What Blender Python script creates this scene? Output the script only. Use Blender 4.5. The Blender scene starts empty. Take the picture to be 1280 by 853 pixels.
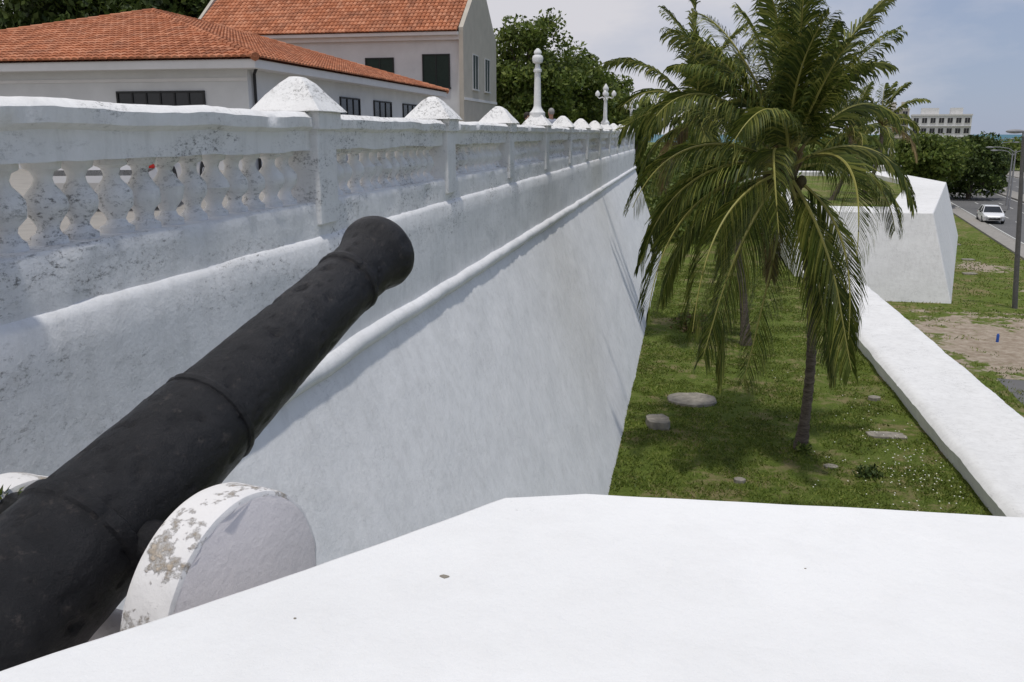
import bpy, math, random
import numpy as np
from mathutils import Vector, Matrix, noise
random.seed(7); np.random.seed(7)
H=6.5
scene=bpy.context.scene
col=scene.collection
# ------------------------------------------------------------------ helpers
class MB:
    def __init__(s): s.v=[];s.f=[];s.m=[]
    def add(s,vs,fs,mi=0):
        o=len(s.v); s.v.extend([tuple(p) for p in vs]); s.f.extend([tuple(i+o for i in f) for f in fs]); s.m.extend([mi]*len(fs))
    def box(s,x0,x1,y0,y1,z0,z1,mi=0):
        s.add([(x0,y0,z0),(x1,y0,z0),(x1,y1,z0),(x0,y1,z0),(x0,y0,z1),(x1,y0,z1),(x1,y1,z1),(x0,y1,z1)],
              [(0,3,2,1),(4,5,6,7),(0,1,5,4),(1,2,6,5),(2,3,7,6),(3,0,4,7)],mi)
    def prism(s,poly,z0,z1,mi=0,top=None,bot=True):
        n=len(poly); top=top or poly
        vs=[(p[0],p[1],z0) for p in poly]+[(p[0],p[1],z1) for p in top]
        fs=[(i,(i+1)%n,n+(i+1)%n,n+i) for i in range(n)]+[tuple(range(n,2*n))]
        if bot: fs.append(tuple(reversed(range(n))))
        s.add(vs,fs,mi)
    def lathe(s,prof,o,ax=(0,0,1),seg=16,mi=0,ph=0):
        ax=Vector(ax).normalized(); t=Vector((0,0,1)) if abs(ax.z)<.9 else Vector((0,1,0))
        a=ax.cross(t).normalized(); b=ax.cross(a); o=Vector(o); vs=[];fs=[]
        for (r,h) in prof:
            for k in range(seg):
                an=2*math.pi*k/seg+ph
                vs.append(o+ax*h+a*(r*math.cos(an))+b*(r*math.sin(an)))
        for i in range(len(prof)-1):
            for k in range(seg):
                k2=(k+1)%seg
                fs.append((i*seg+k,i*seg+k2,(i+1)*seg+k2,(i+1)*seg+k))
        fs.append(tuple(range(seg))); fs.append(tuple((len(prof)-1)*seg+k for k in range(seg)))
        s.add(vs,fs,mi)
    def tube(s,pts,rad,seg=8,mi=0):
        vs=[];fs=[]; pts=[Vector(p) for p in pts]
        for i,p in enumerate(pts):
            d=(pts[min(i+1,len(pts)-1)]-pts[max(i-1,0)]).normalized()
            t=Vector((0,0,1)) if abs(d.z)<.9 else Vector((0,1,0))
            a=d.cross(t).normalized(); b=d.cross(a); r=rad[i] if hasattr(rad,'__len__') else rad
            for k in range(seg):
                an=2*math.pi*k/seg; vs.append(p+a*(r*math.cos(an))+b*(r*math.sin(an)))
        for i in range(len(pts)-1):
            for k in range(seg):
                k2=(k+1)%seg; fs.append((i*seg+k,i*seg+k2,(i+1)*seg+k2,(i+1)*seg+k))
        fs.append(tuple(range(seg))); fs.append(tuple((len(pts)-1)*seg+k for k in range(seg)))
        s.add(vs,fs,mi)
    def sphere(s,c,r,seg=14,rings=9,mi=0):
        r=r if hasattr(r,'__len__') else (r,r,r); vs=[];fs=[]
        for i in range(rings+1):
            th=math.pi*i/rings
            for k in range(seg):
                ph=2*math.pi*k/seg
                vs.append((c[0]+r[0]*math.sin(th)*math.cos(ph),c[1]+r[1]*math.sin(th)*math.sin(ph),c[2]+r[2]*math.cos(th)))
        for i in range(rings):
            for k in range(seg):
                k2=(k+1)%seg; fs.append((i*seg+k,(i+1)*seg+k,(i+1)*seg+k2,i*seg+k2))
        s.add(vs,fs,mi)
    def obj(s,name,mats,parent=None,smooth=None,loc=(0,0,0),bevel=0,fixn=True):
        me=bpy.data.meshes.new(name); me.from_pydata([tuple(p) for p in s.v],[],s.f); 
        for m in mats: me.materials.append(m)
        me.polygons.foreach_set('material_index',s.m)
        if fixn:
            import bmesh
            bm=bmesh.new(); bm.from_mesh(me); bmesh.ops.recalc_face_normals(bm,faces=bm.faces); bm.to_mesh(me); bm.free()
        me.update()
        if smooth is not None:
            me.polygons.foreach_set('use_smooth',[True]*len(me.polygons)); me.set_sharp_from_angle(angle=math.radians(smooth))
        o=bpy.data.objects.new(name,me); col.objects.link(o); o.location=loc
        if parent: o.parent=parent
        if bevel:
            b=o.modifiers.new('bevel','BEVEL'); b.width=bevel; b.segments=2; b.limit_method='ANGLE'
        return o
def empty(name,loc=(0,0,0),rz=0):
    e=bpy.data.objects.new(name,None); col.objects.link(e); e.location=loc; e.rotation_euler=(0,0,rz); e.empty_display_size=.3; return e

class NT:
    def __init__(s,name):
        s.mat=bpy.data.materials.new(name); s.mat.use_nodes=True; s.t=s.mat.node_tree; s.n=s.t.nodes; s.b=s.n['Principled BSDF']; s.tc=s.n.new('ShaderNodeTexCoord')
    def link(s,a,b): s.t.links.new(a,b)
    def noise(s,scale,detail=5,rough=.6,vec=None,stretch=None,dist=0):
        n=s.n.new('ShaderNodeTexNoise'); n.inputs['Scale'].default_value=scale; n.inputs['Detail'].default_value=detail; n.inputs['Roughness'].default_value=rough; n.inputs['Distortion'].default_value=dist
        src=s.tc.outputs['Object']
        if stretch:
            mp=s.n.new('ShaderNodeMapping'); mp.inputs['Scale'].default_value=stretch; s.link(src,mp.inputs['Vector']); src=mp.outputs['Vector']
        s.link(src,n.inputs['Vector']); return n.outputs['Fac']
    def ramp(s,fac,stops):
        r=s.n.new('ShaderNodeValToRGB'); e=r.color_ramp.elements
        while len(e)<len(stops): e.new(.5)
        for i,(p,c) in enumerate(stops):
            e[i].position=p; e[i].color=(c,c,c,1) if not hasattr(c,'__len__') else (*c,1)
        s.link(fac,r.inputs['Fac']); return r.outputs['Color']
    def mix(s,fac,a,b,mode='MIX'):
        m=s.n.new('ShaderNodeMix'); m.data_type='RGBA'; m.blend_type=mode
        for inp,v in ((m.inputs['Factor'],fac),(m.inputs[6],a),(m.inputs[7],b)):
            if hasattr(v,'is_output'): s.link(v,inp)
            elif hasattr(v,'__len__'): inp.default_value=(*v,1)
            else: inp.default_value=v
        return m.outputs[2]
    def math(s,op,a,b=0.):
        m=s.n.new('ShaderNodeMath'); m.operation=op
        for i,v in ((0,a),(1,b)):
            if hasattr(v,'is_output'): s.link(v,m.inputs[i])
            else: m.inputs[i].default_value=v
        return m.outputs[0]
    def objz(s,z0,z1):
        sx=s.n.new('ShaderNodeSeparateXYZ'); s.link(s.tc.outputs['Object'],sx.inputs[0])
        mr=s.n.new('ShaderNodeMapRange'); mr.inputs['From Min'].default_value=z0; mr.inputs['From Max'].default_value=z1; s.link(sx.outputs['Z'],mr.inputs['Value']); return mr.outputs[0]
    def bump(s,h,dist=.01,strength=1,prev=None):
        b=s.n.new('ShaderNodeBump'); b.inputs['Distance'].default_value=dist; b.inputs['Strength'].default_value=strength; s.link(h,b.inputs['Height'])
        if prev is not None: s.link(prev,b.inputs['Normal'])
        return b.outputs['Normal']
    def done(s,color,rough=.8,normal=None,spec=.3,metal=0):
        if hasattr(color,'is_output'): s.link(color,s.b.inputs['Base Color'])
        else: s.b.inputs['Base Color'].default_value=(*color,1)
        if hasattr(rough,'is_output'): s.link(rough,s.b.inputs['Roughness'])
        else: s.b.inputs['Roughness'].default_value=rough
        s.b.inputs['Specular IOR Level'].default_value=spec; s.b.inputs['Metallic'].default_value=metal
        if normal is not None: s.link(normal,s.b.inputs['Normal'])
        return s.mat
    def islandrand(s):
        g=s.n.new('ShaderNodeNewGeometry'); return g.outputs['Random Per Island']

def plain(name,c,rough=.6,var=.12,scale=6,spec=.3,metal=0,bump=.002):
    t=NT(name); n=t.noise(scale,6); k=t.ramp(n,[(.3,1-var),(.7,1.0)])
    return t.done(t.mix(1,c,k,'MULTIPLY'),rough,t.bump(n,bump),spec,metal)

def whitewash(name,base=(.8,.8,.79),grime=.3,mildew=.5,bump=.006,streak=True,cl0=.47,sp0=.53,zmask=None,zmin=.22):
    t=NT(name)
    big=t.noise(.9,6,.6); mid=t.noise(5,8,.65); fine=t.noise(45,6,.7)
    c=t.mix(t.ramp(big,[(.35,0),(.7,1)]),base,tuple(x*.92 for x in base))
    g=t.ramp(mid,[(.46,0),(.70,1)])
    c=t.mix(t.math('MULTIPLY',g,grime),c,(.50,.49,.47))
    if streak:
        st=t.noise(3,7,.7,stretch=(3.5,3.5,.35)); c=t.mix(t.math('MULTIPLY',t.ramp(st,[(.50,0),(.66,1)]),grime*.8),c,(.45,.44,.42))
    cl=t.ramp(t.noise(1.5,6,.7,stretch=(1,.6,2.4)),[(cl0,0),(cl0+.14,1)])
    sp=t.ramp(t.noise(26,9,.85,stretch=(1,.6,1.3)),[(sp0,0),(sp0+.06,1)])
    sm=t.ramp(t.noise(7,9,.8,stretch=(1,.5,1.8)),[(.50,0),(.60,1)])
    if zmask:
        zm=t.math('ADD',t.math('MULTIPLY',t.objz(*zmask),1.0),zmin); cl=t.math('MULTIPLY',cl,zm)
    f=t.math('MULTIPLY',t.math('MULTIPLY',cl,sp),mildew)
    c=t.mix(t.math('MULTIPLY',t.math('MULTIPLY',cl,sm),mildew*.28),c,(.32,.31,.29))
    c=t.mix(f,c,(.09,.085,.075))
    b=t.bump(mid,bump*2.2); b=t.bump(fine,bump*.5,prev=b)
    return t.done(c,.85,b,.2)

M={}
M['wall']=whitewash('whitewashed_plaster',(.84,.83,.815),.22,.72,.005,True,.475,.535,(H-1.7,H-.78),.28)
M['bal']=whitewash('balustrade_plaster',(.83,.82,.80),.24,.78,.007,True,.46,.52)
M['par']=whitewash('parapet_top_paint',(.80,.80,.79),.12,.5,.005,False,.58,.59)
M['low']=whitewash('low_wall_paint',(.78,.775,.76),.26,.6,.006,True,.50,.545)
def peeling():
    t=NT('peeling_paint'); n=t.noise(8,8,.65); n2=t.noise(34,8,.7)
    f=t.ramp(t.math('ADD',t.math('MULTIPLY',n,.7),t.math('MULTIPLY',n2,.3)),[(.535,0),(.60,1)])
    cc=t.mix(t.ramp(n2,[(.4,0),(.6,1)]),(.62,.56,.48),(.42,.35,.27))
    return t.done(t.mix(f,(.76,.74,.72),cc),.85,t.bump(f,.004,prev=t.bump(n2,.003)),.2)
M['peel']=peeling()
M['disc']=whitewash('disc_paint',(.87,.81,.79),.14,.25,.004,False,.50,.55)
def iron():
    t=NT('black_painted_iron'); n=t.noise(9,8,.7); n2=t.noise(80,9,.8); n3=t.noise(3,5,.6)
    c=t.mix(t.ramp(n,[(.45,0),(.7,1)]),(.005,.005,.0065),(.014,.0135,.015))
    rust=t.ramp(t.noise(16,9,.85),[(.56,0),(.66,1)])
    c=t.mix(t.math('MULTIPLY',rust,.6),c,(.08,.066,.058))
    r=t.ramp(t.math('ADD',t.math('MULTIPLY',n3,.6),t.math('MULTIPLY',n2,.4)),[(.38,.28),(.62,.54)])
    return t.done(c,r,t.bump(n2,.006,prev=t.bump(n,.008)),.34)
M['iron']=iron()
def tiles():
    t=NT('terracotta_tiles'); r=t.islandrand(); n=t.noise(1.2,6,.6)
    c=t.ramp(r,[(0,(.32,.115,.055)),(.5,(.47,.175,.085)),(1,(.56,.25,.14))])
    c=t.mix(t.math('MULTIPLY',t.ramp(n,[(.42,0),(.68,1)]),.5),c,(.24,.12,.08))
    return t.done(c,.85,t.bump(t.noise(30),.004),.2)
M['tile']=tiles()
M['tilebase']=plain('roof_underlay',(.16,.055,.03),.9)
M['house']=plain('house_plaster',(.66,.66,.65),.85,.12,1.3)
M['fascia']=plain('fascia_paint',(.72,.70,.68),.8,.1,2)
M['beige']=plain('beige_render',(.50,.46,.39),.85,.15,1.2)
M['glass']=plain('dark_glass',(.02,.022,.025),.15,.3,3,.5)
M['shutter']=plain('green_shutter',(.018,.035,.026),.6,.3,9)
M['frame']=plain('window_frame',(.55,.55,.54),.6)
M['darkframe']=plain('dark_frame',(.03,.03,.03),.6)
M['conc']=plain('old_concrete',(.33,.30,.25),.9,.5,7,.2,0,.015)
M['pole']=plain('grey_pole',(.13,.125,.12),.7,.3,6)
M['metal']=plain('grey_metal',(.3,.3,.31),.5,.2,6)
M['whitepaint']=plain('white_lamp_paint',(.76,.76,.75),.6,.15,14)
M['rubber']=plain('tyre_rubber',(.02,.02,.02),.85)
M['red']=plain('red_plastic',(.5,.02,.015),.3)
M['linepaint']=plain('road_paint',(.62,.62,.58),.8,.3,8)
M['pave']=plain('pavement_concrete',(.33,.31,.28),.9,.25,3)
M['bluep']=plain('blue_plastic',(.03,.1,.4),.5)
def asphalt():
    t=NT('asphalt'); n=t.noise(.6,8,.6); n2=t.noise(60,4)
    c=t.mix(n,(.10,.10,.10),(.16,.155,.15)); return t.done(c,.9,t.bump(n2,.006),.3)
M['asphalt']=asphalt()
def grassmat(name,dirt_at=None,dirtamt=.6):
    t=NT(name); n=t.noise(.5,8,.65); n2=t.noise(3.2,8,.7); n3=t.noise(30,6,.75)
    c=t.mix(t.ramp(n2,[(.35,0),(.65,1)]),(.10,.145,.020),(.17,.215,.04))
    c=t.mix(t.ramp(n3,[(.42,0),(.65,1)]),c,(.065,.085,.016))
    d=t.ramp(t.math('ADD',t.math('MULTIPLY',n,.5),t.math('MULTIPLY',n2,.5)),[(.50,0),(.58,1)])
    c=t.mix(t.math('MULTIPLY',d,dirtamt),c,(.26,.20,.11))
    if dirt_at:
        for (x,y,r) in dirt_at:
            mp=t.n.new('ShaderNodeMapping'); mp.vector_type='POINT'; mp.inputs['Location'].default_value=(-x/r,-y/(r*1.5),0); mp.inputs['Scale'].default_value=(1/r,1/(r*1.5),0)
            t.link(t.tc.outputs['Object'],mp.inputs['Vector'])
            vm=t.n.new('ShaderNodeVectorMath'); vm.operation='LENGTH'; t.link(mp.outputs[0],vm.inputs[0])
            k=t.math('ADD',vm.outputs['Value'],t.math('MULTIPLY',t.math('SUBTRACT',t.noise(1.3,8,.7),.5),4.0))
            c=t.mix(t.ramp(k,[(.75,1),(1.0,0)]),c,t.mix(t.ramp(n2,[(.35,0),(.65,1)]),(.46,.39,.31),(.27,.21,.15)))
    return t.done(c,.95,t.bump(n3,.04,prev=t.bump(n2,.04)),.15)
M['lawn']=grassmat('lawn_grass',None,.7)
M['ground']=grassmat('ground_grass',[(11.6,34,3.6),(15,37,2.4),(18,45,1.7),(17,55,1.4)],.8)
def leafmat(name,c0,c1,c2,trans=.25):
    t=NT(name); r=t.islandrand(); c=t.ramp(r,[(0,c0),(.55,c1),(1,c2)])
    n=t.ramp(t.noise(.7,4),[(.35,.65),(.65,1.15)]); c=t.mix(1,c,n,'MULTIPLY')
    m=t.done(c,.55,None,.3)
    tr=t.n.new('ShaderNodeBsdfTranslucent'); t.link(c,tr.inputs['Color']); mx=t.n.new('ShaderNodeMixShader'); mx.inputs[0].default_value=trans
    out=t.n['Material Output']; t.link(t.b.outputs[0],mx.inputs[1]); t.link(tr.outputs[0],mx.inputs[2]); t.link(mx.outputs[0],out.inputs['Surface']); return m
M['leaf']=leafmat('tree_leaves',(.07,.105,.022),(.145,.20,.040),(.25,.29,.07),.35)
M['leafdark']=leafmat('dark_tree_leaves',(.03,.05,.012),(.065,.10,.022),(.12,.16,.035))
M['palmleaf']=leafmat('palm_leaflets',(.042,.066,.013),(.11,.145,.024),(.31,.31,.07),.33)
M['dryleaf']=leafmat('dry_fronds',(.16,.12,.05),(.22,.16,.07),(.3,.22,.1))
M['rachis']=plain('palm_rachis',(.30,.28,.075),.5)
M['blade']=leafmat('grass_blades',(.085,.13,.018),(.165,.22,.032),(.29,.31,.075),.35)
M['flower']=plain('white_petals',(.75,.74,.62),.7)
def bark():
    t=NT('palm_bark'); n=t.noise(6,8,.7,stretch=(1,1,4)); n2=t.noise(25,6)
    return t.done(t.mix(t.ramp(n,[(.35,0),(.65,1)]),(.065,.05,.04),(.17,.14,.115)),.9,t.bump(n,.03,prev=t.bump(n2,.01)),.2)
M['bark']=bark()
M['nut']=plain('coconut_husk',(.09,.075,.03),.7,.5,8)
def seamat():
    t=NT('sea_water'); n=t.noise(.02,5); return t.done(t.mix(n,(.03,.12,.16),(.05,.16,.20)),.5,t.bump(t.noise(.3),.1),.2)
M['sea']=seamat()
# ------------------------------------------------------------------ extruded wobbly profile along Y
def subdiv(prof,step):
    out=[]; n=len(prof)
    for i in range(n):
        a=Vector(prof[i]); b=Vector(prof[(i+1)%n]); k=max(1,int((b-a).length/step))
        for j in range(k): out.append(tuple(a.lerp(b,j/k)))
    return out
def extr(mb,prof,ys,amp=.01,step=.2,mi=0,freq=1.5,chip=0):
    p=subdiv(prof,step); n=len(p); vs=[];fs=[]
    for y in ys:
        for (x,z) in p:
            q=Vector((x*freq,y*freq,z*freq)); d=noise.noise_vector(q)*amp+noise.noise_vector(q*4.3)*amp*.35
            if chip: d=d-Vector((1,0,0))*max(0,noise.noise(Vector((x*9,y*7,z*9)))-.25)*chip
            vs.append((x+d.x,y,z+d.z))
    for i in range(len(ys)-1):
        for k in range(n):
            k2=(k+1)%n; fs.append((i*n+k,i*n+k2,(i+1)*n+k2,(i+1)*n+k))
    fs.append(tuple(range(n))); fs.append(tuple(reversed(range((len(ys)-1)*n,len(ys)*n))))
    mb.add(vs,fs,mi)
def yrange(a,b,s): return list(np.linspace(a,b,max(2,int((b-a)/s)+1)))
YE=50.0
# ---- fort wall
fort=empty('fort_wall',(0,0,0))
mb=MB()
cord=[(-2.785+.09*math.sin(a),H-1.80+.09*math.cos(a)) for a in np.linspace(.12,math.pi-.12,7)]
prof=[(-3.6,H-.80),(-2.86,H-.775),(-2.825,H-.795),(-2.80,H-.84),(-2.775,H-1.69)]+cord+[(-2.75,H-1.92),(-1.12,-.05),(-3.6,-.05)]
extr(mb,prof,yrange(-4,YE,.13),.015,.15,0,1.5,.03)
mb.obj('scarp_wall',[M['wall']],fort,38)
mb=MB()
extr(mb,[(-3.24,H-.52),(-2.87,H-.52),(-2.85,H-.54),(-2.838,H-.79),(-3.24,H-.79)],yrange(-4,YE,.08),.012,.06,0,1.5,.04)
extr(mb,[(-3.24,H-.125),(-2.87,H-.125),(-2.87,H+.02),(-2.815,H+.05),(-2.81,H+.12),(-2.86,H+.16),(-3.2,H+.165),(-3.26,H+.12),(-3.26,H+.05),(-3.24,H+.03)],yrange(-4,YE,.07),.014,.05,0,2.5,.05)
mb.obj('balustrade_rails',[M['bal']],fort,45)
PY=[6.75+3.85*k for k in range(-2,12)]
mb=MB(); mp=MB()
bp=[(.088,-.475),(.085,-.44),(.06,-.425),(.048,-.40),(.056,-.375),(.09,-.335),(.104,-.30),(.098,-.265),(.075,-.235),(.048,-.205),(.042,-.18),(.053,-.15),(.085,-.135),(.088,-.10)]
bp=[(r,-.12+(h+.10)*(.405/.375)) for r,h in bp]
for y in PY:
    w=.185
    for (xa,xb,yy,z0,z1) in [(-3.27,-2.805,w,-.70,.05),(-3.30,-2.77,w+.04,.035,.172)]:
        mp.add([(xa,y-yy,H+z0),(xb,y-yy,H+z0),(xb,y+yy,H+z0),(xa,y+yy,H+z0),(xa,y-yy,H+z1),(xb,y-yy,H+z1),(xb,y+yy,H+z1),(xa,y+yy,H+z1)],[(0,3,2,1),(4,5,6,7),(0,1,5,4),(1,2,6,5),(2,3,7,6),(3,0,4,7)])
    c=(-3.03,y); zb=H+.172; G=8; vs=[]; fs=[]
    lv=[(.295,0),(.265,.035),(.19,.125),(.11,.215),(.05,.262),(.02,.27)]
    for (a,hh) in lv:
        for k in range(4):
            for j in range(G):
                sx=[(-1,-1),(1,-1),(1,1),(-1,1)][k]; sn=[(1,-1),(1,1),(-1,1),(-1,-1)][k]; t=j/G
                px=c[0]+a*(sx[0]+(sn[0]-sx[0])*t); py=c[1]+a*(sx[1]+(sn[1]-sx[1])*t)
                nn=noise.noise_vector(Vector((px*7,py*7,hh*9)))*.010
                vs.append((px+nn.x,py+nn.y,zb+hh+nn.z*.8))
    n4=4*G
    for i in range(len(lv)-1):
        for k in range(n4): fs.append((i*n4+k,i*n4+(k+1)%n4,(i+1)*n4+(k+1)%n4,(i+1)*n4+k))
    fs.append(tuple(range((len(lv)-1)*n4,len(lv)*n4))); fs.append(tuple(reversed(range(n4))))
    mp.add(vs,fs)
    if y+3.85<=YE+1:
        n=13
        for i in range(n):
            yy=y+.21+ (3.85-.42)*(i+.5)/n
            pr=[(r*random.uniform(.93,1.08),h) for r,h in bp]
            mb.lathe(pr,(-3.03+random.uniform(-.012,.012),yy+random.uniform(-.012,.012),H),(random.uniform(-.02,.02),random.uniform(-.02,.02),1),14)
mb.obj('balusters',[M['bal']],fort,45)
mp.obj('piers',[M['bal']],fort,None,bevel=.024)
mb=MB(); mb.prism([(-3.3,-10),(-3.3,YE),(-90,YE+70),(-90,-10)],-.5,H-1.1)
mb.obj('terrace_pavement',[M['pave']])
# ---- ornamental lamps on piers
def orn_lamp(y,arms):
    e=empty('ornamental_lamp_post',(-3.03,y,H+.43)); m=MB()
    m.lathe([(.16,-.12),(.16,.0),(.12,.04),(.085,.10),(.075,.14),(.062,.75),(.06,.78),(.085,.80),(.085,.84),(.065,.86),(.05,.9)],(0,0,0),seg=16)
    if arms:
        for s in (-1,1):
            m.tube([(0,s*.02,.86),(0,s*.12,.9),(0,s*.24,.86),(0,s*.30,.93)],.022,8)
            m.lathe([(.03,.93),(.08,.96),(.09,1.04),(.05,1.1),(.02,1.14)],(0,s*.30,0),seg=12)
            m.tube([(s*.02,0,.86),(s*.12,0,.9),(s*.24,0,.86),(s*.30,0,.93)],.022,8)
            m.lathe([(.03,.93),(.08,.96),(.09,1.04),(.05,1.1),(.02,1.14)],(s*.30,0,0),seg=12)
        m.lathe([(.05,.9),(.05,1.1),(.10,1.15),(.11,1.22),(.05,1.32),(.015,1.38)],(0,0,0),seg=14)
    else:
        m.lathe([(.05,.9),(.045,.95),(.1,.98),(.115,1.05),(.10,1.1),(.06,1.13),(.08,1.16),(.07,1.2),(.02,1.25)],(0,0,0),seg=16)
    m.obj('column',[M['whitepaint']],e,40)
orn_lamp(PY[5],False); orn_lamp(PY[9],True); orn_lamp(PY[13],True)
# ---- near bastion : parapet top and gun embrasure
bas=empty('bastion',(0,0,0))
top=[(-3.3,-5),(6,-5),(4.6,2.93),(1.03,2.67),(-.28,2.60),(-.52,2.52),(-.93,1.955),(-1.40,1.40),(-2.2,.2),(-3.3,-.6)]
bot=[(-3.3,-5),(6.5,-5),(5.0,3.1),(1.03,2.85),(-.28,2.78),(-.52,2.56),(-.93,1.965),(-1.40,1.41),(-2.2,.2),(-3.3,-.6)]
def roughen(poly,other,step=.06,amp=.009):
    A=[];B=[];n=len(poly)
    for i in range(n):
        a,b=Vector(poly[i]),Vector(poly[(i+1)%n]); c,d=Vector(other[i]),Vector(other[(i+1)%n]); k=max(1,int((b-a).length/step))
        if i in (9,0): k=1
        for j in range(k):
            p=a.lerp(b,j/k); q=c.lerp(d,j/k); w=noise.noise_vector(Vector((p.x*5,p.y*5,0)))*amp+noise.noise_vector(Vector((p.x*1.3,p.y*1.3,4)))*amp*1.5
            A.append((p.x+w.x,p.y+w.y)); B.append((q.x,q.y))
    return A,B
tA,bA=roughen(top,bot)
mb=MB(); mb.prism(bA,-.3,H-1.1,0,tA)
mb.obj('parapet',[M['par']],bas,None,bevel=.022)
mb=MB(); rng=random.Random(12)
for (x,y,r) in [(-.56,1.98,.009),(.35,2.2,.002),(.9,1.9,.003),(-.85,1.72,.003),(1.1,2.3,.002)]:
    k=9; mb.prism([(x+1.6*r*math.cos(6.283*i/k)*rng.uniform(.6,1.2),y+r*math.sin(6.283*i/k)*rng.uniform(.6,1.2)) for i in range(k)],H-1.103,H-1.0985)
mb.obj('mortar_chips',[M['conc']],bas)
mb=MB(); mb.prism([(-3.0,-.7),(-2.2,.1),(-1.3,1.2),(-.6,2.45),(-.75,2.6),(-3.0,2.6)],-.3,H-1.86)
mb.obj('embrasure_floor',[M['par']],bas)
# ---- cannon
mu=Vector((-1.43,4.08,H-.535)); bk=Vector((-1.82,2.05,H-1.285)); ax=(bk-mu).normalized()
can=empty('cannon',tuple(mu))
m=MB()
cp=[(.0,.5),(.065,.5),(.065,.02),(.075,.0),(.155,0),(.172,.012),(.182,.035),(.184,.07),(.178,.10),(.164,.14),(.152,.19),(.147,.25),(.143,.31),(.143,.335),(.154,.343),(.158,.36),(.154,.378),(.146,.386),(.150,.55),(.158,.80),(.168,1.05),(.176,1.25),(.181,1.36),(.182,1.372),(.193,1.378),(.196,1.39),(.193,1.405),(.187,1.41),(.194,1.44),(.196,1.50),(.202,1.7),(.211,1.95),(.214,1.99),(.226,1.998),(.229,2.02),(.226,2.04),(.217,2.05),(.228,2.4),(.232,2.52),(.258,2.54),(.262,2.58),(.258,2.62),(.235,2.64),(.19,2.70),(.10,2.74),(.06,2.76),(.055,2.8),(.085,2.83),(.095,2.88),(.07,2.94),(.0,2.96)]
fine=[]
for i in range(len(cp)-1):
    (r0,h0),(r1,h1)=cp[i],cp[i+1]; k=max(1,int(abs(h1-h0)/.02))
    for j in range(k): fine.append((r0+(r1-r0)*j/k,h0+(h1-h0)*j/k))
fine.append(cp[-1])
m.lathe(fine,(0,0,0),tuple(ax),120)
for i,v in enumerate(m.v):
    q=Vector(v); d=noise.noise(q*9)*.0024+noise.noise(q*30)*.0016-max(0,noise.noise(q*17+Vector((5,5,5)))-.36)*.035-max(0,noise.noise(q*40+Vector((9,5,5)))-.42)*.018; hh=q.dot(ax); rr=q-ax*hh
    if rr.length>.1: q=q+rr.normalized()*d
    m.v[i]=tuple(q)
m.obj('barrel',[M['iron']],can,30)
m=MB()
side=Vector((ax.y,-ax.x,0)).normalized(); side=side if side.x>0 else -side
tc=ax*1.95
m.lathe([(.07,-.50),(.075,-.48),(.075,.48),(.07,.50)],tuple(tc+Vector((0,0,-.03))),tuple(side),24)
up=side.cross(ax); up=up if up.z>0 else -up
q=ax*2.3+up*.225; m.lathe([(.03,-.01),(.03,.012),(.018,.014),(.018,.004)],tuple(q),tuple(up),14)
m.obj('trunnions',[M['iron']],can,30)
cc=mu+ax*1.90; cc=Vector((cc.x,cc.y,H-1.405))
car=empty('gun_carriage',tuple(cc)); 
for k,off in enumerate((.37,-.54)):
    m=MB(); R=.362 if k==0 else .27; pr=[(R-.02,0),(R-.006,.006),(R,.02)]+[(R,.02+.02*j) for j in range(1,7)]+[(R-.006,.159),(R-.02,.165)]
    m.lathe(pr,tuple(side*off),tuple(side),110)
    for i,v in enumerate(m.v):
        q=Vector(v); d=noise.noise(q*7)*.012+noise.noise(q*22)*.007; m.v[i]=tuple(q*(1+d))
    for fi,f in enumerate(m.f):
        if len(f)>4: m.m[fi]=1
    m.obj('disc_%d'%(k+1),[M['peel'],M['disc']],car,30)
m=MB()
m.tube([tuple(side*-.41+Vector((0,0,-.22))),tuple(side*.37+Vector((0,0,-.22)))],.08,12)
m.box(-.75,.65,-.3,.3,-.455,-.35)
m.obj('axle',[M['disc']],car,40)
def weed(name,loc,s,n,mat):
    m=MB()
    for i in range(n):
        an=random.uniform(0,6.28); el=random.uniform(.3,1.3); L=s*random.uniform(.5,1); d=Vector((math.cos(an)*math.cos(el),math.sin(an)*math.cos(el),math.sin(el)))
        b=d*L*.35*random.random(); t=Vector((-math.sin(an),math.cos(an),0))*L*.16
        p=b+d*L; mid=b+d*L*.5+Vector((0,0,L*.08))
        m.add([b,mid-t,p,mid+t],[(0,1,2,3)])
    return m.obj(name,[mat],None,None,loc,fixn=False)
weed('weed_plant',(-2.20,2.33,H-1.22),.12,46,M['blade'])
# ------------------------------------------------------------------ ground, lawn, walls
def sheet(name,poly,z,mat):
    m=MB(); m.add([(x,y,z) for x,y in poly],[tuple(range(len(poly)))]); return m.obj(name,[mat],fixn=False)
sheet('ground',[(-6000,-3000),(9000,-3000),(9000,1000),(3000,900),(700,800),(-6000,1500)],-1.0,M['ground'])
sheet('sea',[(-30000,-30000),(30000,-30000),(30000,40000),(-30000,40000)],-3.5,M['sea'])
mb=MB(); nx,ny=30,150; vs=[];fs=[]
for j in range(ny+1):
    for i in range(nx+1):
        x=-1.6+7.4*i/nx; y=1+114*j/ny; vs.append((x,y,noise.noise(Vector((x*.5,y*.5,0)))*.05))
for j in range(ny):
    for i in range(nx): a=j*(nx+1)+i; fs.append((a,a+1,a+nx+2,a+nx+1))
mb.add(vs,fs); mb.obj('lawn',[M['lawn']],None,180,fixn=False)
mb=MB()
extr(mb,[(5.62,-1.2),(5.54,.02),(5.46,.34),(5.52,.40),(5.60,.46),(7.42,.50),(7.50,.45),(7.72,-1.2)],yrange(1.5,43.2,.12),.026,.2,0,.9,.05)
mb.obj('moat_wall',[M['low']],None,40)
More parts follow.
